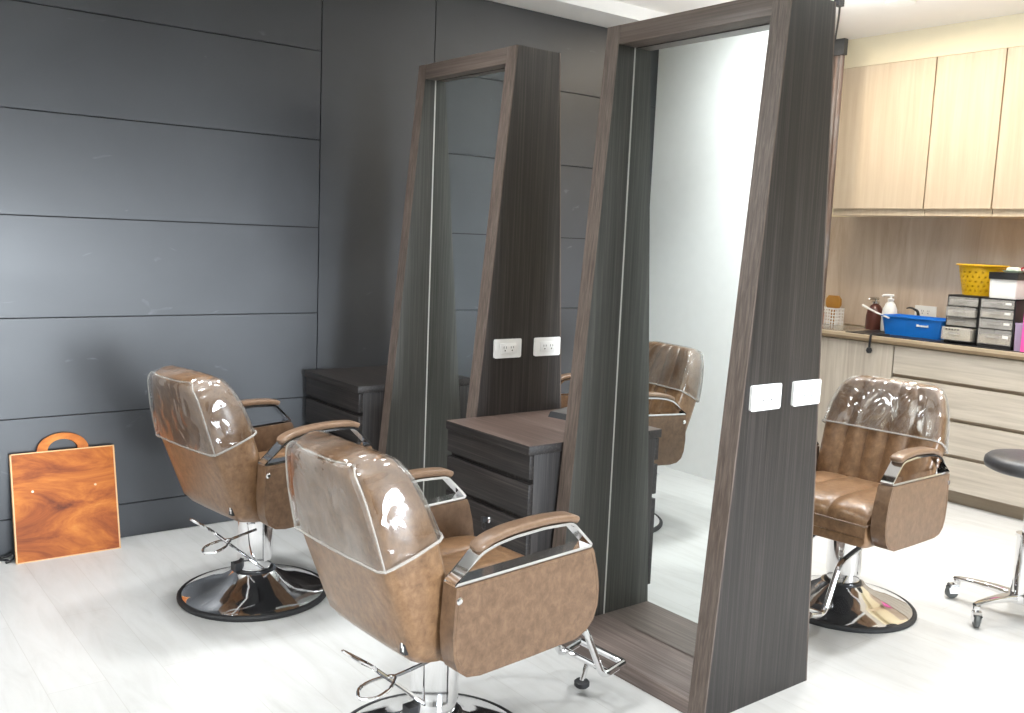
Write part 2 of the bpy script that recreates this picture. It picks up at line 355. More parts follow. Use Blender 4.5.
def make_chair(label, group):
    t = thing('styling_chair', label, 'chair', group=group)
    # base
    b = B(); lathe(b, [(0.02, 0.006), (.24, .006), (.283, .012), (.284, .019), (.27, .027), (.19, .053), (.13, .076), (.098, .098), (.088, .108), (.02, .109)], 56); obj('base', b, chrome, t)
    b = B(); lathe(b, [(.24, 0), (.297, 0), (.301, .005), (.301, .013), (.296, .019), (.2845, .021), (.2845, .010), (.24, .004)], 56); obj('base_rim', b, rubber, t)
    b = B(); lathe(b, [(.02, .105), (.076, .105), (.077, .107), (.076, .114), (.02, .115)], 40); obj('collar', b, black, t)
    b = B(); lathe(b, [(.02, .113), (.068, .113), (.069, .116), (.066, .372), (.02, .374)], 40); obj('column', b, chrome, t)
    b = B()                                                        # half-round skirt hanging from the seat over the column
    sk = []
    for i in range(13):
        a = PI/2 + PI*(i-6)/12*1.0 - PI/2
        sk.append((0.074*math.cos(a), 0.074*math.sin(a)))
    inner = [(p[0]*0.95, p[1]*0.95) for p in sk[::-1]]
    prism(b, sk + inner, xy, .155, .378); obj('column_skirt', b, chrome, t, 40)
    b = B(); box(b, -.13, .16, -.11, .11, .372, .396); box(b, -.06, .06, -.255, .255, .384, .398); obj('seat_frame', b, black, t, 35, .004)
    # seat cushion, grooved along its length
    b = B(); rings = []
    for x, zt, zb, hw in ((-.15, .530, .40, .225), (-.13, .545, .392, .243), (0, .550, .39, .247), (.12, .554, .392, .247), (.22, .554, .393, .247), (.27, .549, .394, .246), (.30, .537, .396, .244), (.318, .517, .40, .241), (.325, .492, .404, .239), (.325, .47, .41, .237), (.322, .45, .42, .23)):
        top = []
        for gy in (-1, -.93, -.8, -.55, -.36, -.333, -.306, -.16, 0, .16, .306, .333, .36, .55, .8, .93, 1):
            dz = (-.026 if x < .3 else -.012) if abs(gy) == 1 else (-.007 if abs(gy) == .93 else (-.003 if abs(gy) == .333 else .005*(1-gy*gy)))
            top.append((x, gy*hw, zt+dz))
        bot = [(x, hw, zb+.02), (x, hw*.95, zb+.003), (x, 0, zb), (x, -hw*.95, zb+.003), (x, -hw, zb+.02)]
        rings.append(top + bot)
    loft(b, rings); st = obj('seat', b, leather, t, 50)
    b = B(); tube(b, smooth_path([(.20, -.249, .500), (.27, -.248, .496), (.312, -.242, .490), (.327, -.22, .487), (.3275, 0, .488), (.327, .22, .487), (.312, .242, .490), (.27, .248, .496), (.20, .249, .500)], 5), .0035, 8); obj('piping', b, leather_p, st)
    # backrest
    b = B(); rings = []
    for L0, L1 in zip(LEV[:-1], LEV[1:]):
        for k in range(2): rings.append(back_ring(lerpL(L0, L1, k/2)))
    rings.append(back_ring(LEV[-1])); loft(b, rings); bk = obj('backrest', b, leather, t, 50)
    b = B(); box(b, -.2505, -.236, -.199, -.175, .437, .473)
    lbl = obj('brand_tab', b, black, bk, 35, .002)
    lbl['label'] = 'small black tab with a pale mark'
    b = B(); box(b, -.2512, -.2495, -.193, -.1865, .444, .459); box(b, -.2512, -.2495, -.1875, -.181, .452, .466); obj('tab_mark', b, white_p, bk, 0)
    # vinyl cover: open-bottomed hood with welded edges
    b = B(); rings = []; cl = [lerpL(LEV[4], LEV[5], .93)] + LEV[5:]
    for L0, L1 in zip(cl[:-1], cl[1:]):
        for k in range(3):
            rings.append(back_ring(lerpL(L0, L1, k/3), .009, False))
    rings.append(back_ring((-.397, .934, .155, -.306, .955, .158), .009, False)); rings.append(back_ring((-.388, .948, .13, -.320, .962, .132), .007, False))
    loft(b, rings, True, (False, True))
    for v in b.verts:
        k = 0.0035*math.sin(v.co.z*95+v.co.y*60)*math.sin(v.co.y*38+v.co.z*21)
        v.co.x -= abs(k); v.co.y += k*0.8
    cv = obj('plastic_cover', b, vinyl_m, t, 60); cv['label'] = 'clear crinkled plastic cover over the top of the backrest'
    b = B(); hem = [Vector(p) for p in back_ring(cl[0], .010, False)]
    tube(b, hem, .0042, 6, True)
    rearL = [Vector(back_ring(L, .010, False)[1]) for L in cl]; rearR = [Vector(back_ring(L, .010, False)[9]) for L in cl]
    tube(b, smooth_path(rearL + [Vector(q) for q in back_ring(cl[-1], .010, False)[3:8]] + rearR[::-1], 3), .0028, 6)
    obj('cover_piping', b, piping_m, cv)
    # arms
    outl = [(-.181, .636), (.292, .651), (.300, .635), (.316, .58), (.325, .525), (.322, .476), (.307, .438), (.28, .412), (.24, .398), (.073, .391), (-.097, .387), (-.14, .394), (-.168, .415), (-.182, .45), (-.188, .51)]
    for s in (-1, 1):
        ar = B(); prism(ar, outl, xz, s*W, s*(W-T)); arm = obj('arm_panel', ar, leather_d, t, 35, .009, 3)
        b = B(); loop = [(p[0]*1.0, s*(W-.0015), p[1]) for p in outl]
        # welt follows the panel outline just inside its outer face
        cx = sum(p[0] for p in outl)/len(outl); cz = sum(p[1] for p in outl)/len(outl)
        tube(b, [(cx+(x-cx)*.965, y, cz+(z-cz)*.94) for x, y, z in loop], .0028, 6, True); obj('welt', b, leather_d, arm)
        b = B(); Mx = Matrix.Rotation(PI/2, 4, 'X'); lathe(b, [(.002, -.006), (.0095, -.006), (.0098, .003), (.006, .006), (.002, .006)], 20, (-.172, s*W, .602), Mx); bo = obj('bolt', b, chrome, arm)
        y0, y1 = s*(W-.003), s*(W-.050)
        b = B()
        loop = fillet([(-.184, .642), (.294, .657), (.220, .728), (.203, .734), (.11, .738), (.008, .733), (-.055, .724), (-.102, .709), (-.184, .642)], .012, 3)
        ribbon(b, [(p.x, p.y) for p in [Vector((q.x, q.y)) for q in loop][:-1]], y0, y1, .0075, True)
        obj('arm_bracket', b, chrome, t, 30)
        b = B(); path = smooth_path([(-.110, 0, .712), (-.08, 0, .727), (-.05, 0, .736), (.008, 0, .745), (.11, 0, .750), (.190, 0, .746), (.222, 0, .740), (.236, 0, .732)], 4); rings = []
        for i, p in enumerate(path):
            tg = (path[min(i+1, len(path)-1)]-path[max(i-1, 0)]).normalized(); nr = Vector((-tg.z, 0, tg.x))
            e = min(1, .55 + .45*min(i, len(path)-1-i)/2)
            rings.append([p + Vector((0, s*(W-.027), 0)) + Vector((0, u*e, 0)) + nr*(v*e+.004) for u, v in rrect(.052, .021, .0095)])
        loft(b, rings); obj('arm_pad', b, leather_p, t, 50)
    # pump pedal and tilt lever at the back
    b = B(); tube(b, [(.0, 0, .125), (-.216, 0, .318)], .006, 8)
    lp = [(-.212, 0, .315), (-.225, -.022, .326), (-.290, -.026, .373), (-.306, 0, .386), (-.290, .026, .373), (-.225, .022, .326)]
    tube(b, smooth_path(lp, 4, True), .0052, 8, True); obj('pump_pedal', b, chrome, t)
    b = B(); box(b, -.095, -.05, -.018, .018, .118, .15); obj('pedal_bracket', b, black, t, 35, .006)
    b = B(); tube(b, [(-.05, -.03, .305), (-.11, -.022, .292), (-.155, -.004, .276)], .0055, 8)
    ring_ = [(-.15, -.006, .278), (-.185, -.040, .268), (-.235, -.046, .256), (-.265, -.012, .250), (-.24, .026, .258), (-.19, .022, .270)]
    tube(b, smooth_path(ring_, 5, True), .005, 8, True); obj('tilt_lever', b, chrome, t)
    # footrest
    b = B()
    for s in (-1, 1):
        tube(b, fillet([(.08, s*.10, .365), (.16, s*.10, .358), (.40, s*.10, .31), (.50, s*.10, .285), (.592, s*.10, .104), (.69, s*.10, .124)], .03), .0115, 10)
    tube(b, [(.69, -.10, .124), (.69, .10, .124)], .0115, 10); tube(b, [(.615, -.10, .112), (.615, .10, .112)], .0095, 10)
    fr = obj('footrest', b, chrome, t)
    b = B(); tube(b, [(.625, 0, .11), (.60, 0, .045)], .009, 10); obj('post', b, chrome, fr)
    b = B(); lathe(b, [(.004, 0), (.02, 0), (.026, .006), (.026, .018), (.02, .024), (.004, .024)], 20, (.60, 0, .026)); obj('rubber_foot', b, rubber, fr)
    return t
GC = 'brown styling chairs'
ch = make_chair('brown leather salon chair nearest the camera, its plastic-covered back turned to us', GC)
ch.location = (1.455, 2.149, 0); ch.rotation_euler[2] = .045
def shift_base(c, dx, dy):
    for p in c.children:
        if p.name.split('.')[0] in ('base', 'base_rim', 'collar', 'column', 'column_skirt', 'pedal_bracket'): p.location.x += dx; p.location.y += dy
shift_base(ch, .015, .035)
for (x, y, a, lab) in [(1.508, 3.505, .137, 'brown leather salon chair nearest the dark panelled wall, beyond the foreground chair'),
                       (3.45, 2.114, 3.212, 'brown leather salon chair facing us beside the wheeled black stool'),
                       (3.58, 3.57, 3.10, 'salon chair glimpsed between the two tall mirrors, only an armrest showing')]:
    c = copy_tree(ch); c.location = (x, y, 0); c.rotation_euler[2] = a; c['label'] = lab
    if x < 3: shift_base(c, -.016, .032)
    else:
        shift_base(c, *((-.095, -.077) if y < 3 else (0, -.05)))
        for p in c.children:
            if p.name.startswith('footrest'): p.location.x = -.27

# ------------------------------------------------------------------ mirror stations (double sided, A-shaped in profile)
def make_station(y0, y1, label, outs, H, f0, f1, b0, b1, dx=0):
    def xf(z, _=0): return f0 + (f1-f0)*z/H
    def xb(z, _=0): return b0 + (b1-b0)*z/H
    t = thing('mirror_station', label, 'mirror', ((2.525+dx), (y0+y1)/2, 0))
    t_off = Vector((-(2.525+dx), -(y0+y1)/2, 0))
    def put(name, b, m, par=t, **k):
        bmesh.ops.translate(b, verts=b.verts, vec=t_off); return obj(name, b, m, par, **k)
    bw = .066; e = .006
    for ya, yb in ((y0, y0+bw), (y1-bw, y1)):
        b = B(); prism(b, [(xf(0, dx)+e, 0), (xb(0, dx)-e, 0), (xb(H, dx)-e, H-.001), (xf(H, dx)+e, H-.001)], xz, ya, yb); sp = put('side_panel', b, wenge_v, bevel=.0015)
        for fx, sgn in ((xf, 1), (xb, -1)):                        # strips on the slanted edges, their light painted in as paler, browner wenge
            b = B(); prism(b, [(fx(0, dx), 0), (fx(0, dx)+sgn*(e+.0005), 0), (fx(H, dx)+sgn*(e+.0005), H), (fx(H, dx), H)], xz, ya-.0005, yb+.0005); put('edge_strip', b, wenge_f, sp)
    ya, yb = y0+bw, y1-bw
    zt = H-.068
    b = B(); hexa(b, [(xf(zt, dx), ya, zt), (xb(zt, dx), ya, zt), (xb(zt, dx), yb, zt), (xf(zt, dx), yb, zt), (xf(H, dx), ya, H), (xb(H, dx), ya, H), (xb(H, dx), yb, H), (xf(H, dx), yb, H)]); put('top_rail', b, wenge_fh, bevel=.0015)
    zb = .055
    b = B(); hexa(b, [(xf(0, dx), ya, 0), (xb(0, dx), ya, 0), (xb(0, dx), yb, 0), (xf(0, dx), yb, 0), (xf(zb, dx), ya, zb), (xb(zb, dx), ya, zb), (xb(zb, dx), yb, zb), (xf(zb, dx), yb, zb)]); put('base', b, wenge_base, bevel=.0015)
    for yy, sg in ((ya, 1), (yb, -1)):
        b = B(); prism(b, [(xf(zb)+.0012, zb), (xb(zb)-.0012, zb), (xb(zt)-.0012, zt), (xf(zt)+.0012, zt)], xz, yy, yy+sg*.002); put('jamb_lit_sheet', b, wenge_lit)  # thin added sheet that carries the lit tone of the inner jamb
    b = B(); box(b, 2.499+dx, 2.547+dx, ya+.002, yb-.002, zb, zt); put('core_board', b, wenge_v)
    for x0, x1 in ((2.494, 2.499), (2.547, 2.552)):
        b = B(); box(b, x0+dx, x1+dx, ya+.004, yb-.004, zb+.003, zt-.004); mr = put('mirror', b, mirror_m, smooth=0)
        xs = x0+dx if x0 < 2.53 else x1+dx
        b = B()
        for y in (ya+.0025, yb-.0025): box(b, xs-.003, xs+.003, y-.0013, y+.0013, zb, zt)
        put('sealant_bead', b, white_seal, mr, smooth=0)
    for x0, x1, za, zc in outs:
        b = B(); prism(b, [(x0+p[0]+(x1-x0)/2, (za+zc)/2+p[1]) for p in rrect(x1-x0, zc-za, .006)], xz, y0+.001, y0-.010); pl = put('outlet', b, white_p, bevel=.002); pl['label'] = 'white double power outlet'
        b = B(); cx = (x0+x1)/2; cz = (za+zc)/2; box(b, cx-.042, cx+.042, y0-.0125, y0-.009, cz-.022, cz+.022); pf = put('socket_face', b, white_p, pl, bevel=.001)
        b = B()
        for q in (-.017, .021):
            for d in (-.0065, .0065): box(b, cx+q+d-.0012, cx+q+d+.0012, y0-.0129, y0-.012, cz, cz+.009)
            lathe(b, [(.0004, -.0004), (.0032, -.0004), (.0032, .0004), (.0004, .0004)], 10, (cx+q, y0-.0126, cz-.009), Matrix.Rotation(PI/2, 4, 'X'))
        put('socket_slots', b, black, pl, smooth=0)
    return t
make_station(1.815, 2.606, 'tallest and nearest dark wood mirror stand, slanted sides, between the two foremost chairs',
             [(2.358, 2.502, .995, 1.073), (2.571, 2.713, .995, 1.073)], 2.263, 2.245, 2.418, 2.790, 2.641)
make_station(3.165, 3.915, 'farther dark wood mirror stand with slanted sides, close to the panelled wall',
             [(2.377, 2.517, .988, 1.066), (2.595, 2.737, .988, 1.066)], 2.278, 2.226, 2.439, 2.818, 2.672, -.005)

# ------------------------------------------------------------------ drawer chests between the stations
def make_chest(y0, y1, x0, zt, label, topm):
    x1 = 2*2.522-x0
    t = thing('drawer_chest', label, 'chest of drawers', ((x0+x1)/2, (y0+y1)/2, 0)); off = Vector((-(x0+x1)/2, -(y0+y1)/2, 0))
    def put(name, b, m, par=t, **k):
        bmesh.ops.translate(b, verts=b.verts, vec=off); return obj(name, b, m, par, **k)
    b = B(); box(b, x0, x1, y0, y1, zt-.035, zt-.001); tp = put('top', b, wenge_h, bevel=.0015)
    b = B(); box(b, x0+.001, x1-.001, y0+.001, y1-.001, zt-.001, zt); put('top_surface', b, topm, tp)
    b = B(); box(b, x0+.03, x1-.03, y0+.004, y1-.004, .07, zt-.035); box(b, x0+.07, x1-.07, y0+.02, y1-.02, 0, .07); put('carcass', b, wenge_c, bevel=.001)
    for s in (0, 1):
        for k, (za, zb) in enumerate(((zt-.128, zt-.038), (zt-.272, zt-.147), (zt-.66, zt-.292))):
            xa, xc = (x0+.008, x0+.030) if s == 0 else (x1-.030, x1-.008)
            b = B(); box(b, xa, xc, y0+.004, y1-.004, za, zb); dr = put('drawer', b, wenge_h, bevel=.0012)
            if k == 2 and s == 0:
                b = B(); xl, yl, zl = x0+.008, y0+.235, zt-.339
                lathe(b, [(.002, 0), (.013, 0), (.013, .006), (.009, .010), (.002, .010)], 18, (xl, yl, zl), Matrix.Rotation(-PI/2, 4, 'Y')); lk = put('lock', b, chrome, dr)
                b = B(); tube(b, [(xl-.012+.0, yl+.02+.011*math.cos(a), zl-.028+.014*math.sin(a)) for a in [2*PI*i/14 for i in range(14)]], .0018, 6, True)
                box(b, xl-.022, xl-.006, yl+.012, yl+.028, zl-.012, zl+.008); put('key', b, black, dr)
    return t
make_chest(2.615, 3.16, 2.145, .742, 'dark wood drawer chest between the two mirror stands, with a keyed lock', wenge_top)
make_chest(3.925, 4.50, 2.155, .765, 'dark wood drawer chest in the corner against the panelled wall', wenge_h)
# small black device on the first chest
t = thing('clipper_charger', 'small black hand-held device lying on the chest between the mirrors', 'device', (2.66, 2.99, .742), .2)
b = B(); prism(b, [(-.07, 0), (.08, 0), (.08, .03), (-.055, .022)], xz, -.055, .055); obj('body', b, black, t, 35, .006)
b = B(); prism(b, [(-.055, .0225), (.078, .0305), (.078, .032), (-.055, .024)], xz, -.048, .048); obj('top_plate', b, plain('grey_plastic', (.09, .085, .08), .4), t, 35)

# ------------------------------------------------------------------ wooden board leaning on the wall
orange = wood('orange_board', (2.4, 4, 6.5), [(0.30, (0.09, 0.018, 0.004)), (0.43, (0.25, 0.058, 0.009)), (0.55, (0.42, 0.125, 0.018)), (0.72, (0.58, 0.25, 0.055))], 0.55, 0.05, 0.9, 7)
orange.node_tree.nodes['Principled BSDF'].inputs['Specular IOR Level'].default_value = 0.25
edge_o = plain('pale_board_edge', (.62, .36, .16), .5)
t = thing('wooden_board', 'square orange-brown wooden board with arched handle leaning on the dark wall', 'board', (.986, 4.408, 0), -.012)
t.rotation_euler[0] = -math.atan2(.10, .47)
b = B(); box(b, -.214, .214, 0, .02, 0, .475); obj('panel', b, [orange], t, 35, .002)
b = B()
for x0, x1, z0, z1 in ((-.217, -.211, -.001, .477), (.211, .217, -.001, .477), (-.217, .217, -.001, .004), (-.217, .217, .472, .477)): box(b, x0, x1, -.0025, .0205, z0, z1)
obj('edge_banding', b, edge_o, t, 35, .001)
b = B(); o_, i_ = [], []
for k in range(17):
    a = PI*k/16; o_.append((.108*math.cos(a), .475+.078*math.sin(a))); i_.append((.064*math.cos(a), .475+.050*math.sin(a)))
prism(b, o_ + i_[::-1], xz, .001, .019); obj('handle', b, orange, t, 35, .002)
b = B()
for x in (-.135, .125): lathe(b, [(.0005, -.001), (.005, -.001), (.005, .001), (.0005, .001)], 12, (x, -.001, .305), Matrix.Rotation(PI/2, 4, 'X'))
obj('nail_head', b, plain('dull_nail', (.55, .40, .25), .4, .6), t)
# stray black cord by the wall at the left edge
b = B(); tube(b, smooth_path([(.70, 4.50, .006), (.745, 4.47, .006), (.735, 4.44, .006), (.765, 4.455, .012), (.775, 4.50, .02), (.74, 4.52, .006), (.66, 4.525, .006)], 5), .005, 8)
tag(obj('power_cord', b, black), 'short black cord curled on the floor behind the wooden board', 'cord')

# ------------------------------------------------------------------ cabinets
XU, XF = 5.80, 5.55
GW = 'wall cupboards above the worktop'
for y0, y1, lab in ((3.225, 3.885, 'leftmost pale wood wall cupboard, wider door, above the white pump bottle'), (2.795, 3.22, 'middle pale wood wall cupboard above the yellow basket'), (2.36, 2.79, 'pale wood wall cupboard cut off by the right edge of the photo')):
    t = thing('wall_cupboard', lab, 'cupboard', (XU, (y0+y1)/2, 1.738), 0, GW); h = (y1-y0)/2
    b = B(); box(b, .021, XR-XU, -h, h, .0, .985); obj('body', b, ash_v, t, 35, .001)
    b = B(); box(b, 0, .019, -h+.002, h-.002, .045, .983); obj('door', b, ash_v, t, 35, .0015)
b = B(); box(b, XU+.005, XR, YB, 4.02, 2.724, CEIL); struct('trim_2', b, cream)                 # cream bulkhead above the cupboards
b = B(); box(b, XR-.02, XR, 2.0, 4.16, .97, 1.738); struct('trim_3', b, back_v)                 # wood-look splashback
b = B(); box(b, XF, XR, 4.16, 4.22, 0, CEIL); struct('trim_4', b, wallwhite)
b = B(); box(b, XF-.02, XR-.02, 1.5, 4.16, .925, .962); wt = tag(obj('worktop', b, edge_oak, None, 35, .003), 'long oak-edged worktop running along the right-hand wall', 'worktop')
b = B(); box(b, XF-.0225, XF-.0195, 1.502, 4.158, .926, .944); o = obj('edge_strip', b, plain('dark_oak_edge', (.23, .165, .10), .45), wt); o['label'] = 'darker brown lower edge strip'
t = thing('base_cabinet', 'floor cabinet with a plain vertical-grain door at the left end of the worktop', 'cabinet', (XF, 3.675, 0))
b = B(); box(b, .021, .56, -.484, .484, .085, .924); box(b, .06, .56, -.484, .484, 0, .085); obj('body', b, grip, t, 35, .001)
b = B(); box(b, 0, .019, -.482, .482, .088, .915); obj('door', b, grey_v, t, 35, .0015)
t = thing('drawer_cabinet', 'wide floor cabinet of four pale drawers behind the stool', 'cabinet', (XF, 2.44, 0))
b = B(); box(b, .021, .56, -.745, .745, .085, .924); box(b, .06, .56, -.745, .745, 0, .085); obj('body', b, grip, t, 35, .001)
for za, zb in ((.742, .915), (.524, .718), (.306, .500), (.088, .282)):
    b = B(); box(b, 0, .019, -.743, .743, za, zb); obj('drawer', b, grey_h, t, 35, .0015)
# hanging curtain strip and its black clamp at the end of the cupboards
cur = wood('brown_grey_fabric', (9, 9, 1.5), [(0.35, (.10, .085, .08)), (0.5, (.19, .135, .11)), (0.65, (.25, .24, .24))], .8, .1)
t = thing('hanging_curtain', 'narrow brown-grey fabric strip hanging from a black clamp and cord beside the wall cupboards', 'curtain', (5.56, 3.775, 0))
b = B(); n = 26; A = []
for i in range(n+1):
    y = -.05+.115*i/n; A.append((y, .010*math.sin(i*.9)))
prism(b, [(p[1]-.004, p[0]) for p in A] + [(p[1]+.004, p[0]) for p in A[::-1]], lambda p, q: (p[0], p[1], q), 1.0, 2.775); obj('fabric', b, cur, t, 60)
b = B(); box(b, -.02, .02, -.055, .068, 2.76, 2.862); obj('clamp', b, plain('charcoal_clamp', (.05, .052, .055), .5), t, 35, .006)
b = B(); tube(b, smooth_path([(0, .03, 2.855), (-.10, -.04, 2.862), (-.45, -.29, 2.885), (-.72, -.475, 2.905)], 5), .006, 8); obj('cord', b, black, t)
b = B(); box(b, -.75, -.70, -.49, -.455, 2.87, 2.909); obj('hook', b, black, t, 35, .006)
# ------------------------------------------------------------------ things on the worktop
ZC = .962
t = thing('sink', 'shallow steel sink rim let into the left end of the worktop', 'sink', (5.80, 3.84, ZC))
b = B(); o = rrect(.40, .46, .04); i = rrect(.34, .40, .03)
loft(b, [[(x, y, 0) for x, y in o], [(x, y, .005) for x, y in o], [(x, y, .006) for x, y in i], [(x*.97, y*.97, .0012) for x, y in i]], True, (False, True)); obj('rim', b, steel, t, 40)
b = B(); box(b, 5.58, 6.02, 2.36, 3.56, ZC, ZC+.005)
for v in b.verts: v.co.z += 0
tag(obj('black_mat', b, black, None, 35, .002), 'thin black mat under the blue tub and the clear drawers', 'mat')
def bottle(label, x, y, h, r, m, cap, name='pump_bottle'):
    t = thing(name, label, 'bottle', (x, y, ZC+(.006 if y < 3.56 else 0)), random.uniform(2, 4), 'pump bottles on the worktop')
    b = B(); lathe(b, [(.002, 0), (r*.92, 0), (r, .01), (r, h*.42), (r*.9, h*.60), (r*.55, h*.76), (r*.34, h*.80), (r*.34, h*.83), (.002, h*.83)], 24); obj('body', b, m, t, 50)
    b = B(); lathe(b, [(.002, h*.82), (r*.42, h*.82), (r*.42, h*.88), (r*.16, h*.89), (r*.16, h*.96), (.002, h*.96)], 16); obj('collar', b, cap, t, 40)
    b = B(); tube(b, fillet([(-.018, 0, h*.965), (.02, 0, h*.975), (.048, 0, h*.965), (.056, 0, h*.93)], .01), .008, 8); obj('pump_head', b, cap, t, 50)
brownp = plain('brown_plastic', (.10, .030, .022), .3)
bottle('brown pump bottle left of the white one', 5.99, 3.605, .222, .058, brownp, steel)
bottle('white pump bottle behind the left end of the blue tub', 5.93, 3.462, .25, .051, white_p, white_p)
# white caddy with brush
t = thing('caddy_basket', 'small white perforated basket at the left end of the worktop', 'basket', (6.02, 3.985, ZC)); b = B()
hx, hy, hz = .05, .085, .115
for s in (-1, 1):
    for k in range(9): q = -hy+2*hy*k/8; box(b, s*hx-.002, s*hx+.002, q-.0035, q+.0035, 0, hz)
    for k in range(6): z = hz*k/5; box(b, s*hx-.0025, s*hx+.0025, -hy, hy, z-.0035, z+.0035)
    for k in range(6): q = -hx+2*hx*k/5; box(b, q-.0035, q+.0035, s*hy-.002, s*hy+.002, 0, hz)
    for k in range(6): z = hz*k/5; box(b, -hx, hx, s*hy-.0025, s*hy+.0025, z-.0035, z+.0035)
obj('mesh_wall', b, white_p, t, 0); b = B(); box(b, -hx, hx, -hy, hy, 0, .004); obj('bottom', b, white_p, t, 0)
b = B()
for s in (-1, 1): box(b, -hx-.004, hx+.004, s*hy-.004, s*hy+.004, hz, hz+.008); box(b, s*hx-.004, s*hx+.004, -hy, hy, hz, hz+.008)
obj('rim', b, white_p, t, 30, .002)
amber = plain('amber_wood', (.42, .20, .03), .35)
t = thing('hair_brush', 'amber wooden brush standing in the white basket', 'brush', (6.02, 3.955, ZC+.006))
b = B(); loft(b, [[(u, v, z) for u, v in rrect(.03+.0*z, w_, .012)] for z, w_ in ((.0, .03), (.09, .03), (.11, .09), (.14, .125), (.18, .12), (.205, .08))]); obj('head', b, amber, t, 50)
b = B(); box(b, .012, .022, -.045, .045, .135, .18); obj('bristles', b, plain('dark_bristle', (.05, .03, .02), .7), t, 0)
t = thing('hair_clip', 'silver clips sticking out of the white basket beside the brush', 'clip', (6.01, 4.04, ZC+.09))
b = B()
for k in range(3): tube(b, [(.0, -.02+.02*k+.014*math.cos(a), .045+.012*k+.018*math.sin(a)) for a in [2*PI*i/12 for i in range(12)]], .003, 6, True)
tube(b, [(0, 0, -.07), (0, 0, .03)], .004, 6); obj('loop', b, steel, t)
b = B(); lathe(b, [(.002, 0), (.03, 0), (.032, .01), (.032, .075), (.022, .085), (.002, .085)], 20); o = obj('jar', b, plain('salmon_plastic', (.62, .30, .20), .4)); o.location = (5.925, 4.0, ZC+.006); tag(o, 'small salmon-coloured jar in front of the white basket', 'jar')
# blue tub
blue = plain('blue_plastic', (.012, .20, .72), .3)
t = thing('plastic_tub', 'bright blue rectangular plastic tub on the worktop', 'tub', (5.83, 3.185, ZC+.005))
b = B(); o1 = rrect(.23, .43, .03); sc = lambda L, sx, sy, z: [(x*sx, y*sy, z) for x, y in L]
loft(b, [sc(o1, .86, .90, 0), sc(o1, 1, 1, .115), sc(o1, 1.07, 1.05, .117), sc(o1, 1.07, 1.05, .124), sc(o1, .97, .975, .124), sc(o1, .83, .87, .008)]); obj('body', b, blue, t, 40)
b = B()
for k, wd in enumerate((.012, .009, .010, .009, .010, .008)):
    y = -.045-k*.0135; box(b, -.1165, -.109, y-wd/2, y+wd/2, .070, .084 if k in (0, 5) else .080)
o = obj('white_lettering', b, white_p, t, 0); o['label'] = 'blurred white lettering'
b = B(); tube(b, [(5.70, 3.33, 1.075), (5.73, 3.435, 1.098), (5.75, 3.555, 1.138)], [.006, .006, .009], 8)
t = tag(obj('tint_brush', b, white_p), 'thin pale stick leaning out of the left end of the blue tub', 'brush')
t = thing('tool_handle', 'curved black handle rising behind the blue tub', 'handle', (6.03, 3.33, ZC+.005))
b = B(); tube(b, smooth_path([(0, .07, .160), (0, .045, .166), (0, .015, .158), (0, -.015, .13), (0, -.02, .0)], 5), [.004+.0004*i for i in range(21)], 8); obj('grip', b, black, t)
b = B(); box(b, -.03, .03, -.05, .01, 0, .10); obj('body', b, black, t, 35, .01)
# hook over the counter edge
t = thing('cable_hook', 'black cord looped over the worktop edge with a round plug hanging down', 'cord', (XF-.02, 3.335, ZC))
b = B(); tube(b, smooth_path([(.10, -.06, .008), (.04, -.02, .012), (.0, 0, .012), (-.012, .003, -.01), (-.014, .004, -.075)], 5), .007, 8); obj('strap', b, black, t)
b = B(); lathe(b, [(.002, -.02), (.014, -.016), (.02, 0), (.014, .016), (.002, .02)], 16, (-.014, .004, -.092)); obj('plug', b, black, t, 50)
# wall outlet
t = thing('wall_outlet', 'white double socket on the wooden splashback above the blue tub', 'outlet', (XR-.021, 3.31, 1.11))
b = B(); box(b, -.010, 0, -.075, .075, -.04, .04); obj('plate', b, white_p, t, 35, .002)
b = B()
for y in (-.02, .02):
    for d in (-.006, .006): box(b, -.0106, -.0098, y+d-.0012, y+d+.0012, 0, .01)
    box(b, -.0106, -.0098, y-.003, y+.003, -.014, -.008)
obj('slots', b, black, t, 0)
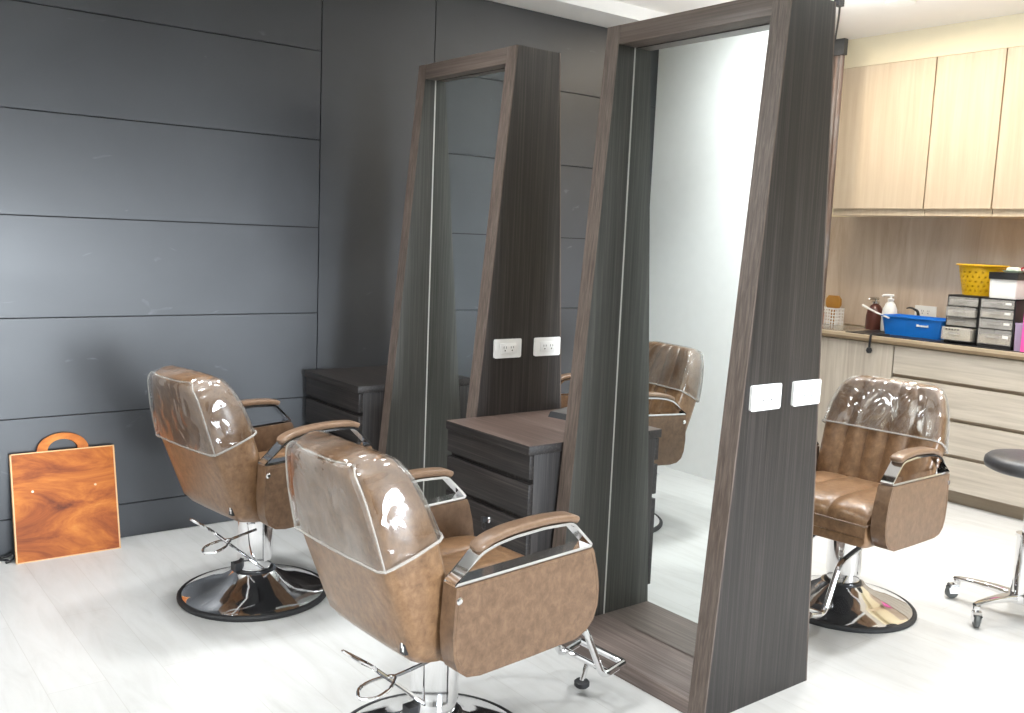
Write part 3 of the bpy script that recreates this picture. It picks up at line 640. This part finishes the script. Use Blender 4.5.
# clear drawer towers
fill = [plain('filled_beige', (.55, .48, .36), .7), plain('filled_cream', (.72, .66, .50), .7), plain('filled_grey', (.33, .33, .31), .7), plain('filled_pale', (.62, .58, .50), .7)]
label_w = plain('white_sticker', (.85, .84, .80), .5)
def tower(x, y, wd, cols, label, outs, hs, marks):
    h = .292; t = thing('drawer_tower', label, 'drawers', (x, y, ZC+.005), 0, 'clear drawer towers on the worktop'); hw = wd/2
    b = B(); box(b, .0, .20, -hw, -hw+.006, 0, h); box(b, .0, .20, hw-.006, hw, 0, h); box(b, .0, .20, -hw, hw, h-.008, h); box(b, .0, .20, -hw, hw, 0, .018); box(b, .19, .20, -hw, hw, 0, h)
    obj('frame', b, black, t, 0)
    z = .022
    for k, hh in enumerate(hs):
        dx = -outs[k]
        b = B(); z1 = z+hh-.006
        box(b, dx-.006, dx, -hw+.008, hw-.008, z, z1); box(b, dx, dx+.17, -hw+.008, -hw+.011, z, z1-.008); box(b, dx, dx+.17, hw-.011, hw-.008, z, z1-.008); box(b, dx, dx+.17, -hw+.011, hw-.011, z, z+.003)
        d = obj('drawer', b, drawer_clear, t, 0)
        b = B(); box(b, dx+.004, dx+.15, -hw+.014, hw-.014, z+.004, z+.004+(hh-.012)*(.9 if cols[k] == 1 else .62)); obj('contents', b, fill[cols[k]], d, 35, .004)
        b = B(); box(b, dx-.018, dx-.006, -hw*.28, hw*.42, z+hh*.42, z+hh*.55); obj('pull', b, drawer_clear, d, 0)
        if marks:
            b = B(); box(b, dx-.0075, dx-.006, -hw*.78, -hw*.46, z+hh*.42, z+hh*.62); obj('sticker', b, label_w, d, 0)
        elif k == 0:
            b = B()
            for q in range(5): box(b, dx-.0075, dx-.006, hw*.62-q*.018-.005, hw*.62-q*.018+.003, z+hh*.70, z+hh*.80)
            obj('printed_marks', b, black, d, 0)
        z += hh
    return t
tower(5.64, 2.822, .195, (1, 2, 3, 2), 'left clear drawer tower with cream-filled drawers pulled out, under the yellow basket', (.05, .0, .02, .0), (.085, .056, .066, .058), False)
tower(5.60, 2.60, .205, (0, 2, 0, 2), 'right clear drawer tower with white stickers, under the white box', (0, 0, 0, 0), (.092, .06, .06, .055), True)
# yellow basket
yel = plain('yellow_plastic', (.80, .47, .010), .35)
t = thing('yellow_basket', 'round yellow perforated basket on top of the clear drawers', 'basket', (5.84, 2.826, ZC+.297))
b = B(); n = 84; rings = []
zz = [0, .012] + [.012+.0095*k for k in range(1, 16)] + [.166, .180]
for z in zz: rings.append([((.098+.035*z/.18)*math.cos(2*PI*i/n), (.098+.035*z/.18)*math.sin(2*PI*i/n), z) for i in range(n)])
R = loft(b, rings, True, (True, False))
b.faces.ensure_lookup_table(); kill = []
for f in b.faces:
    c = f.calc_center_median(); 
    if .02 < c.z < .15 and len(f.verts) == 4:
        i = int((math.atan2(c.y, c.x) % (2*PI))/(2*PI)*n); k = int((c.z-.012)/.0095)
        if k % 3 == 1 and (i + (k//3)*2) % 4 == 0: kill.append(f)
bmesh.ops.delete(b, geom=kill, context='FACES')
ob = obj('wall', b, yel, t, 60); md = ob.modifiers.new('thickness', 'SOLIDIFY'); md.thickness = .003
b = B(); lathe(b, [(.130, .176), (.148, .178), (.150, .183), (.146, .187), (.130, .186)], 48); obj('rim', b, yel, t, 50)
# white box with black lid, things on it
t = thing('lidded_box', 'white box with a black lid on top of the right clear drawers', 'box', (5.62, 2.590, ZC+.297))
b = B(); loft(b, [[(x+.09, y, z) for x, y in rrect(.20*s, .158*s, .012)] for z, s in ((0, .96), (.112, 1))]); obj('body', b, white_p, t, 40)
b = B(); loft(b, [[(x+.09, y, z) for x, y in rrect(.215, .17, .014)] for z in (.110, .150)]); obj('lid', b, black, t, 40, .003)
t = thing('soap_dish', 'pale green dish lying on the black lid', 'dish', (5.69, 2.572, ZC+.4475))
b = B(); o1 = rrect(.08, .11, .02); loft(b, [sc(o1, .8, .8, 0), sc(o1, 1, 1, .012), sc(o1, .92, .92, .012), sc(o1, .75, .75, .004)]); obj('dish', b, plain('pale_green_plastic', (.62, .74, .60), .4), t, 40)
b = B(); loft(b, [sc(o1, .5, .5, .004), sc(o1, .66, .66, .012), sc(o1, .6, .6, .028), sc(o1, .4, .4, .032)]); obj('soap', b, plain('pale_soap', (.78, .84, .74), .5), t, 50)
t = thing('red_clip', 'red plastic hair clip on the black lid beside the pale green dish', 'clip', (5.75, 2.523, ZC+.4475), .4)
red = plain('red_plastic', (.50, .012, .03), .35)
for s in (-1, 1):
    b = B(); prism(b, [(-.05, 0), (.05, 0), (.06, .016), (.0, .045), (-.04, .022)], lambda p, q: (q, p[0], p[1]), s*.006, s*.016); obj('jaw', b, red, t, 40, .003)
b = B(); tube(b, [(-.02, .02, .02), (.02, .02, .02)], .006, 8); obj('spring', b, steel, t)
# coloured boxes at the right edge
t = thing('pink_folder_box', 'upright pink storage box at the right edge of the worktop', 'box', (5.54, 2.408, ZC+.005))
b = B(); box(b, .04, .22, -.04, .032, 0, .29); obj('body', b, plain('pink_plastic', (.80, .10, .42), .35), t, 35, .006)
b = B(); box(b, .043, .215, -.037, .029, .29, .302); obj('lid', b, plain('hot_pink', (.72, .05, .32), .4), t, 35, .003)
t = thing('lilac_box', 'translucent lilac container between the clear drawers and the pink box', 'box', (5.585, 2.462, ZC+.005))
b = B(); loft(b, [[(x+.05, y, z) for x, y in rrect(.09*s, .05*s, .008)] for z, s in ((0, .9), (.15, 1))]); obj('body', b, lilac_clear, t, 40)
b = B(); loft(b, [[(x+.05, y, z) for x, y in rrect(.094, .054, .008)] for z in (.15, .16)]); obj('lid', b, lilac_clear, t, 40)

# ------------------------------------------------------------------ stool on casters
sx, sy = 4.064, 1.666
t = thing('rolling_stool', 'round black padded stool on a chrome five-legged caster base', 'stool', (sx, sy, 0))
b = B(); lathe(b, [(.002, .623), (.165, .623), (.187, .633), (.193, .650), (.190, .670), (.175, .683), (.12, .690), (.002, .692)], 48); obj('seat', b, stool_l, t, 60)
b = B(); lathe(b, [(.002, .600), (.06, .600), (.065, .623), (.002, .623)], 24); obj('seat_plate', b, black, t)
b = B(); lathe(b, [(.002, .36), (.022, .36), (.022, .601), (.002, .601)], 20); obj('gas_lift', b, chrome, t)
b = B(); lathe(b, [(.002, .362), (.044, .362), (.044, .352), (.039, .35), (.042, .10), (.002, .10)], 28); obj('column', b, chrome, t)
b = B(); lathe(b, [(.002, .07), (.05, .07), (.056, .085), (.052, .108), (.002, .11)], 28); hb = obj('hub', b, chrome, t)
a0 = math.atan2(1.722-sy, 3.823-sx)
def stool_leg(a):
    d = Vector((math.cos(a), math.sin(a), 0)); q = Vector((-d.y, d.x, 0))
    b = B(); rings = []
    for r, z, wd, th in ((.03, .092, .05, .03), (.10, .098, .042, .026), (.18, .098, .034, .02), (.25, .094, .026, .016), (.275, .090, .018, .014)):
        rings.append([d*r + q*u + Vector((0, 0, z+v)) for u, v in rrect(wd, th, .006, 3)])
    loft(b, rings); lg = obj('leg', b, chrome, t, 40)
    b = B(); c = d*.262; lathe(b, [(.002, .062), (.016, .062), (.016, .086), (.002, .086)], 14, c)
    e = a+.9; dd = Vector((math.cos(e), math.sin(e), 0)); w0 = c + dd*.018
    qq = Vector((-dd.y, dd.x, 0))
    for s in (-1, 1):
        prism(b, [(-.022, .026), (.016, .026), (.022, .05), (-.004, .066), (-.024, .06)], lambda p, u: w0 + dd*p[0] + qq*u + Vector((0, 0, p[1])), s*.014, s*.017)
    prism(b, [(-.024, .058), (.018, .058), (.010, .066), (-.018, .066)], lambda p, u: w0 + dd*p[0] + qq*u + Vector((0, 0, p[1])), -.017, .017)
    fk = obj('caster_fork', b, chrome, lg, 40)
    b = B(); M = Matrix.Rotation(e, 4, 'Z') @ Matrix.Rotation(PI/2, 4, 'X')
    lathe(b, [(.002, -.011), (.024, -.011), (.029, -.007), (.029, .007), (.024, .011), (.002, .011)], 24, w0 + Vector((0, 0, .0295)), M); obj('caster_wheel', b, plain('grey_caster_rubber', (.10, .105, .10), .5), lg, 40)
for k in range(5): stool_leg(a0 + 2*PI*k/5)

# ------------------------------------------------------------------ ceiling downlight in view
em = bpy.data.materials.new('lamp_glow'); em.use_nodes = True; nt = em.node_tree; nt.nodes.remove(nt.nodes['Principled BSDF'])
e = N(nt, 'ShaderNodeEmission'); e.inputs[0].default_value = (1, .92, .78, 1); e.inputs[1].default_value = 14; nt.links.new(e.outputs[0], nt.nodes['Material Output'].inputs[0])
t = thing('ceiling_downlight', 'round recessed ceiling lamp glowing above the wall cupboards', 'lamp', (5.10, 3.085, CEIL-.014))
b = B(); lathe(b, [(.058, .0), (.078, .0), (.082, .006), (.080, .0135), (.058, .0135)], 40); obj('trim_ring', b, white_p, t, 40)
b = B(); lathe(b, [(.002, .005), (.06, .005), (.06, .012), (.002, .012)], 40); obj('diffuser', b, em, t, 40)
